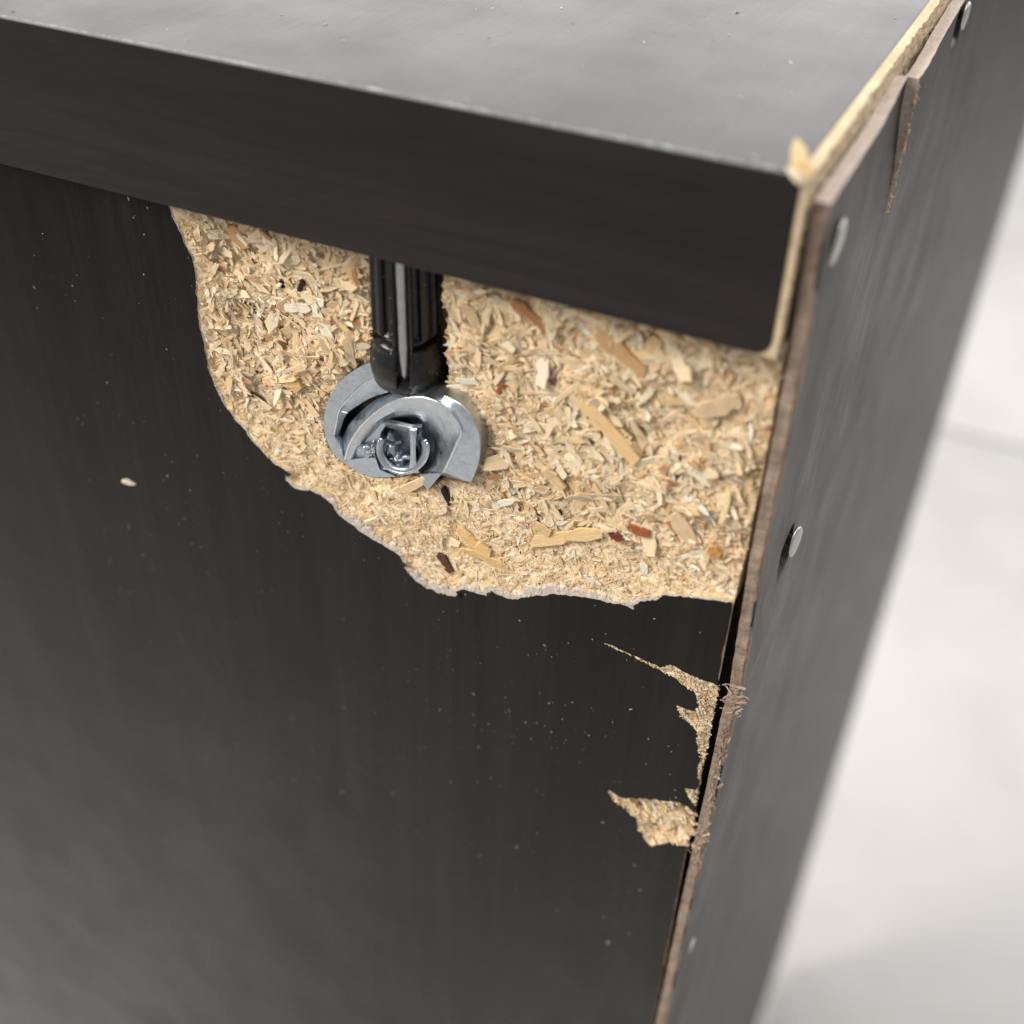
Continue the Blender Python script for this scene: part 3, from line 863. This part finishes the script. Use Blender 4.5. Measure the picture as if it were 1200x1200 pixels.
# spiral wall: outer foot, edge, inner lip, inner foot at each station
sta = [((178, 640, 3.0), (195, 622, 2.35), (222, 640, 2.6), (255, 655, 3.2)),
       ((168, 530, 3.8), (230, 510, 1.7), (285, 508, 2.2), (325, 528, 3.4)),
       ((212, 400, 3.4), (300, 400, 1.3), (362, 406, 1.9), (412, 433, 3.4)),
       ((292, 308, 3.4), (380, 320, 1.1), (436, 349, 1.7), (468, 375, 3.7)),
       ((402, 222, 3.4), (480, 250, 1.0), (520, 303, 1.6), (530, 350, 3.9)),
       ((560, 168, 3.4), (580, 213, 0.95), (602, 286, 1.6), (592, 340, 3.9)),
       ((720, 150, 2.6), (720, 205, 0.9), (708, 285, 1.7), (672, 347, 3.9)),
       ((865, 190, 1.8), (845, 250, 0.85), (800, 320, 1.9), (722, 385, 3.9)),
       ((985, 262, 1.1), (925, 328, 0.8), (850, 392, 2.2), (762, 440, 3.9)),
       ((1065, 370, 0.9), (975, 425, 0.7), (866, 472, 2.5), (790, 520, 3.9)),
       ((1100, 500, 0.8), (945, 510, 0.7), (848, 552, 2.6), (782, 585, 3.7)),
       ((1090, 640, 0.8), (900, 612, 0.7), (818, 640, 2.5), (742, 662, 3.4)),
       ((1038, 776, 0.8), (856, 704, 0.7), (780, 712, 2.2), (690, 720, 3.0))]
st = []
for o_, e_, i_, b_ in sta:
    O = cr(*o_); E_ = cr(*e_); I_ = cr(*i_); B = cr(*b_)
    mid = (E_ + I_) / 2 + np.array([0, 0.06, 0])
    st.append([(O[0], Y_BACK, O[2]), O, E_, mid, I_, B, (B[0], Y_BACK, B[2])])
V, F = loft(st, 8)
recalc(mesh_obj('spiral_wall', V, F, M_ZINC, cl, bevel=0.24, seg=4))
# raised beads along the edges, added to give them a bright highlight
bead = [cr(e_[0], e_[1], e_[2] - 0.02) for o_, e_, i_, b_ in sta]
V, F = tube(catmull(bead, 8), 0.17, 8)
recalc(mesh_obj('highlight_bead', V, F, M_BEAD, cl, smooth_shade=True))
V, F = tube(catmull([cr(c[0], c[1], Y_A - 0.02) for c in crest[:7]], 6), 0.15, 8)
recalc(mesh_obj('highlight_bead', V, F, M_BEAD, cl, smooth_shade=True))
V, F = tube(catmull([cr(c[0], c[1], Y_A + 0.02) for c in [(122, 455), (132, 420), (143, 370), (150, 320), (156, 285), (180, 300), (214, 308)]], 6), 0.10, 8)
recalc(mesh_obj('highlight_bead', V, F, M_ZINC, cl, smooth_shade=True))
# web between the spiral wall and the hub
web = [cr2(x, y, 3.1) for x, y in ((195, 640), (250, 560), (300, 470), (370, 405), (440, 370), (475, 380), (440, 440), (420, 520), (420, 600), (445, 660), (500, 700), (600, 720), (560, 745), (430, 735), (300, 700))]
V, F = prism(web, 3.6, 7.0)
recalc(mesh_obj('hub_web_plate', V, F, M_ZINC, cl, bevel=0.1))
# blunt end of the wall
tri = [cr(690, 720, 2.5), cr(848, 708, 0.9), cr(742, 832, 1.5)]
tri2 = [p + np.array([0.25, 4.5, 0.25]) for p in tri]
recalc(mesh_obj('wall_end', tri + tri2, [(0, 1, 2), (3, 5, 4), (0, 3, 4, 1), (1, 4, 5, 2), (2, 5, 3, 0)], M_ZINC, cl, bevel=0.12))
# cavity floor behind the hub
cav = [cr2(610 + 290 * math.cos(a), 520 + 240 * math.sin(a), 7.0) for a in np.linspace(0, 2 * math.pi, 40, endpoint=False)]
V, F = prism(cav, 5.6, Y_BACK + 0.9)
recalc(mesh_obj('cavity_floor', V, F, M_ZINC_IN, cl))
# hub: cup, rim, web and bar
hub_c = (585, 545)
st = []
for rr, yy in ((1.0, 2.6), (0.90, 2.45), (0.80, 2.7), (0.72, 3.6), (0.55, 4.9), (0.3, 5.4), (0.05, 5.5)):
    st.append([cr(hub_c[0] + 172 * rr * math.cos(a) , hub_c[1] + 172 * rr * math.sin(a) * 0.98, yy) for a in np.linspace(math.radians(-22), math.radians(206), 40)])
V, F = loft(st, 3, closed=False)
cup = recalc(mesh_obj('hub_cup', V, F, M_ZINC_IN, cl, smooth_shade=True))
so = cup.modifiers.new('thick', 'SOLIDIFY'); so.thickness = 0.00035; so.offset = 0
path = [cr(hub_c[0] + 168 * math.cos(a), hub_c[1] + 166 * math.sin(a), 2.45) for a in np.linspace(math.radians(-15), math.radians(200), 30)]
V, F = tube(path, [0.10] + [0.24] * 28 + [0.12], 8)
recalc(mesh_obj('hub_rim', V, F, M_ZINC, cl, smooth_shade=True))
st = []
for cy, w, yy in ((395, 34, 3.0), (430, 26, 2.45), (520, 19, 2.3), (610, 20, 2.3), (670, 28, 2.35), (712, 46, 2.6)):
    st.append([cr(652 - w, cy, yy + 0.15), cr(652, cy, yy), cr(652 + w, cy, yy + 0.15), cr(652 + w, cy, yy + 3), cr(652 - w, cy, yy + 3)])
V, F = loft(st, 5)
recalc(mesh_obj('hub_web', V, F, M_ZINC, cl, bevel=0.1))
st = []
for cx, cy, h_, yy in ((425, 372, 26, 3.0), (480, 375, 30, 2.8), (560, 395, 34, 3.0), (640, 410, 30, 2.7), (715, 400, 22, 3.2)):
    st.append([cr(cx, cy - h_, yy + 0.5), cr(cx, cy, yy), cr(cx, cy + h_, yy + 0.5), cr(cx, cy + h_, yy + 2.5), cr(cx, cy - h_, yy + 2.5)])
V, F = loft(st, 5)
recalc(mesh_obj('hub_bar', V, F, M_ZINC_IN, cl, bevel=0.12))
def lump(cx, cy, y, rx, ry, rz, seed, mat):
    c = cr(cx, cy, y); V, F = [], []
    a_, b_ = 16, 24
    for i in range(a_ + 1):
        th = math.pi * i / a_
        for j in range(b_):
            ph = 2 * math.pi * j / b_
            d = np.array([math.sin(th) * math.cos(ph), math.cos(th), math.sin(th) * math.sin(ph)])
            r = 1 + 0.5 * float(fbm(d[0] * 2.2 + seed, d[2] * 2.2 + d[1] * 1.7, 4, seed))
            V.append((c[0] + d[0] * rx * r, c[1] + d[1] * ry * r, c[2] + d[2] * rz * r))
    for i in range(a_):
        for j in range(b_):
            F.append((i * b_ + j, i * b_ + (j + 1) % b_, (i + 1) * b_ + (j + 1) % b_, (i + 1) * b_ + j))
    return recalc(mesh_obj('hub_lump', V, F, mat, cl, smooth_shade=True))
lump(505, 510, 4.4, 1.5, 1.6, 1.5, 3, M_ZINC_IN)
lump(560, 590, 4.6, 1.4, 1.2, 1.1, 5, M_ZINC_IN)
lump(710, 520, 5.0, 1.0, 1.3, 2.0, 8, M_ZINC_IN)
lump(362, 535, 3.4, 0.95, 1.0, 1.15, 12, M_ZINC)
lump(395, 560, 3.0, 0.5, 0.6, 1.2, 17, M_ZINC)

# --- dowel: split plastic sleeve round a steel pin
dw = bpy.data.objects.new('cam_dowel', None); COL.objects.link(dw)
dw.location = mm((DX, DY, -36)); dw['_placed'] = 1
attach(dw, cab); del dw['_placed']
tag(dw, 'ribbed black plastic dowel sleeve entering the top board')
zb = -36.2
V, F = [], []
zl = np.concatenate([[zb, zb + 0.02, zb + 0.25, zb + 0.6], np.arange(zb + 0.9, -T + 3, 0.18)])
SEG = 220
for z in zl:
    for s in range(SEG):
        a = 2 * math.pi * s / SEG                # a = -90 deg faces the viewer (-y)
        r = DR - 0.012 * (z - zb)
        if z <= zb + 0.02: r = DR - 0.9 if z == zb else DR - 0.55
        elif z < zb + 0.4: r = DR - 0.18
        deg = math.degrees(a)
        zg = z - (-29.6 + 0.45 * math.sin(a * 3 + 1) * 0.6)
        groove = math.exp(-(zg / 0.42) ** 2) * (1.0 if (deg < 274 or deg > 308) else 0.15)
        r -= 1.15 * groove; r += 0.36 * math.exp(-((z + 33.2) / 1.7) ** 4)
        up = float(smooth(np.array((zg - 0.5) / 0.6)))
        fin = 0.5 + 0.5 * math.cos(a * 13 + 0.4)
        r -= 0.85 * up * (1 - float(smooth(np.array((fin - 0.3) / 0.35))))
        # the slot
        dslot = abs(deg - 291)
        sw = 12.5 - 2.4 * float(smooth(np.array((-31.5 - z) / 3)))
        if z > zb + 1.4: r -= 1.5 * float(smooth(np.array((sw - dslot) / 1.6)))
        V.append((DX + r * math.cos(a), DY + r * math.sin(a), z))
for i in range(len(zl) - 1):
    for s in range(SEG):
        a, b_ = i * SEG + s, i * SEG + (s + 1) % SEG
        F.append((a, b_, b_ + SEG, a + SEG))
F.append(tuple(range(SEG - 1, -1, -1)))
sl = recalc(mesh_obj('sleeve', V, F, M_PLASTIC, dw, smooth_shade=True))
pa = math.radians(291)
path = [(DX + 3.2 * math.cos(pa), DY + 3.2 * math.sin(pa), z) for z in np.linspace(-34.4, -T + 2, 24)]
V, F = tube(path, [0.3, 0.5, 0.62] + [0.72] * 21, 12)
recalc(mesh_obj('steel_pin', V, F, M_PIN, dw, smooth_shade=True))

# --- splinter standing up at the corner
def leafchip(name, base, tip, width, th, tone, parent):
    b_ = Vector(base); t_ = Vector(tip); d = t_ - b_
    sd = d.cross(Vector((-0.2, -1, 0.5))).normalized(); nr = sd.cross(d).normalized()
    V, F = [], []
    prof = [(0, 0.55), (0.2, 0.9), (0.45, 1.0), (0.7, 0.75), (0.88, 0.4), (1.0, 0.05)]
    for t, w in prof:
        c = b_ + d * t + nr * 0.25 * math.sin(t * 3)
        for s, q in ((-1, 0), (1, 0), (1, 1), (-1, 1)):
            V.append(c + sd * s * w * width / 2 * (1 + 0.1 * math.sin(9 * t + s)) + nr * th * q)
    for i in range(len(prof) - 1):
        for j in range(4):
            a, c = i * 4 + j, i * 4 + (j + 1) % 4
            F.append((a, c, c + 4, a + 4))
    F += [(3, 2, 1, 0), tuple(len(V) - 4 + j for j in range(4))]
    o = recalc(mesh_obj(name, V, F, M_CHIP, parent))
    n = len(o.data.loops)
    set_attrs(o.data, np.repeat([tone], n, axis=0), None, rng.uniform(0, 1, (n, 2)) * np.array([1, 3]))
    return o
leafchip('splinter', (-0.5, 0.6, -0.4), (-2.0, 0.9, 2.9), 1.7, 0.35, (0.86, 0.68, 0.40), top)
leafchip('splinter', (-0.4, 0.1, -0.5), (-2.2, 0.0, 0.6), 0.9, 0.3, (0.86, 0.76, 0.58), top)

# --- pale flecks along the top board's front edge: worn scuffs plus a painted highlight
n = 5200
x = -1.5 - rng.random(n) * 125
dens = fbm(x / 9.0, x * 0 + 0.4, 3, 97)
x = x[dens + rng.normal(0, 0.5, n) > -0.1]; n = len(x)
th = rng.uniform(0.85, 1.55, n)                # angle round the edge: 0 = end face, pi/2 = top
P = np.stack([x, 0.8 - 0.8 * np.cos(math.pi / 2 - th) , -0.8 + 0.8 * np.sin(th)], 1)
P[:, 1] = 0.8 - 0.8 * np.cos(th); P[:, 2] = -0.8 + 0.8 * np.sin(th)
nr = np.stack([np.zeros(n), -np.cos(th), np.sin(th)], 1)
ax = np.tile([[1.0, 0, 0]], (n, 1)); bx = np.cross(nr, ax)
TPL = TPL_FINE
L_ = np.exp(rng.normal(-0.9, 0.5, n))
chip_mesh('edge_glint_scuffs', P + nr * 0.0, L_, L_ * rng.uniform(0.12, 0.4, n), np.full(n, 0.03), (ax, bx, nr), np.tile([[0.50, 0.53, 0.57]], (n, 1)) * rng.uniform(0.4, 1.5, (n, 1)), top)

# --- dust and crumbs lying on the panels
n = 120
P = np.stack([rng.uniform(-110, -2, n), rng.uniform(0.5, 1, n) ** 1.5 * rng.uniform(2, 75, n), np.full(n, 0.04)], 1)
ed = 4
P2 = np.stack([rng.uniform(-110, -1, ed), rng.uniform(0.3, 1.0, ed), np.full(ed, 0.02)], 1)
P = np.concatenate([P, P2]); n = len(P)
L_ = np.exp(rng.normal(-1.35, 0.45, n)); L_[-ed:] *= 0.8
fr = frames(n, 0.2); fr = tuple(np.stack([f[:, 0], f[:, 2], -f[:, 1]], 1) for f in fr)
d1 = chip_mesh('dust_specks', P, L_, L_ * rng.uniform(0.25, 0.6, n), L_ * 0.08, fr, np.tile([[0.74, 0.71, 0.68]], (n, 1)) * rng.uniform(0.5, 1.1, (n, 1)), cab)
d1.parent = None; d1.location = (0, 0, 0)
tag(d1, 'pale dust specks scattered over the top board', 'dust', 'stuff')
n = 420
x = rng.uniform(-100, -2, n * 3); z = rng.uniform(-130, -T, n * 3)
g_ = np.array([at(660, 880, S0), at(670, 850, S0), at(600, 850, S0)])
pick = rng.integers(0, 3, 46)
x = np.concatenate([g_[pick, 0] + rng.normal(0, 5.0, 46), x]); z = np.concatenate([g_[pick, 2] + rng.normal(0, 3.5, 46), z])
kk = ~inside(x, z, hole) & ~inside(x, z, h1) & ~inside(x, z, h2)
x, z = x[kk][:n], z[kk][:n]
P = np.stack([x, np.full(len(x), S0 - 0.03), z], 1)
L_ = np.exp(rng.normal(-1.95, 0.45, len(x)))
d2 = chip_mesh('dust_specks', P, L_, L_ * rng.uniform(0.4, 0.9, len(x)), L_ * 0.3, frames(len(x), 0.2), np.tile([[0.30, 0.28, 0.25]], (len(x), 1)), cab)
d2.parent = None; d2.location = (0, 0, 0)
tag(d2, 'fine pale dust clinging to the dark side panel', 'dust', 'stuff')
c = at(151, 565, S0 - 0.15)
cb = single_chip(c[0], c[2], S0 - 0.18, 2.1, 1.2, 0.4, 0.1, 0.05, (0.74, 0.68, 0.55), 'wood_crumb')
cb.parent = None; cb.location = mm((c[0], S0 - 0.18, c[2]))
tag(cb, 'single pale crumb stuck to the dark panel left of the break', 'crumb')
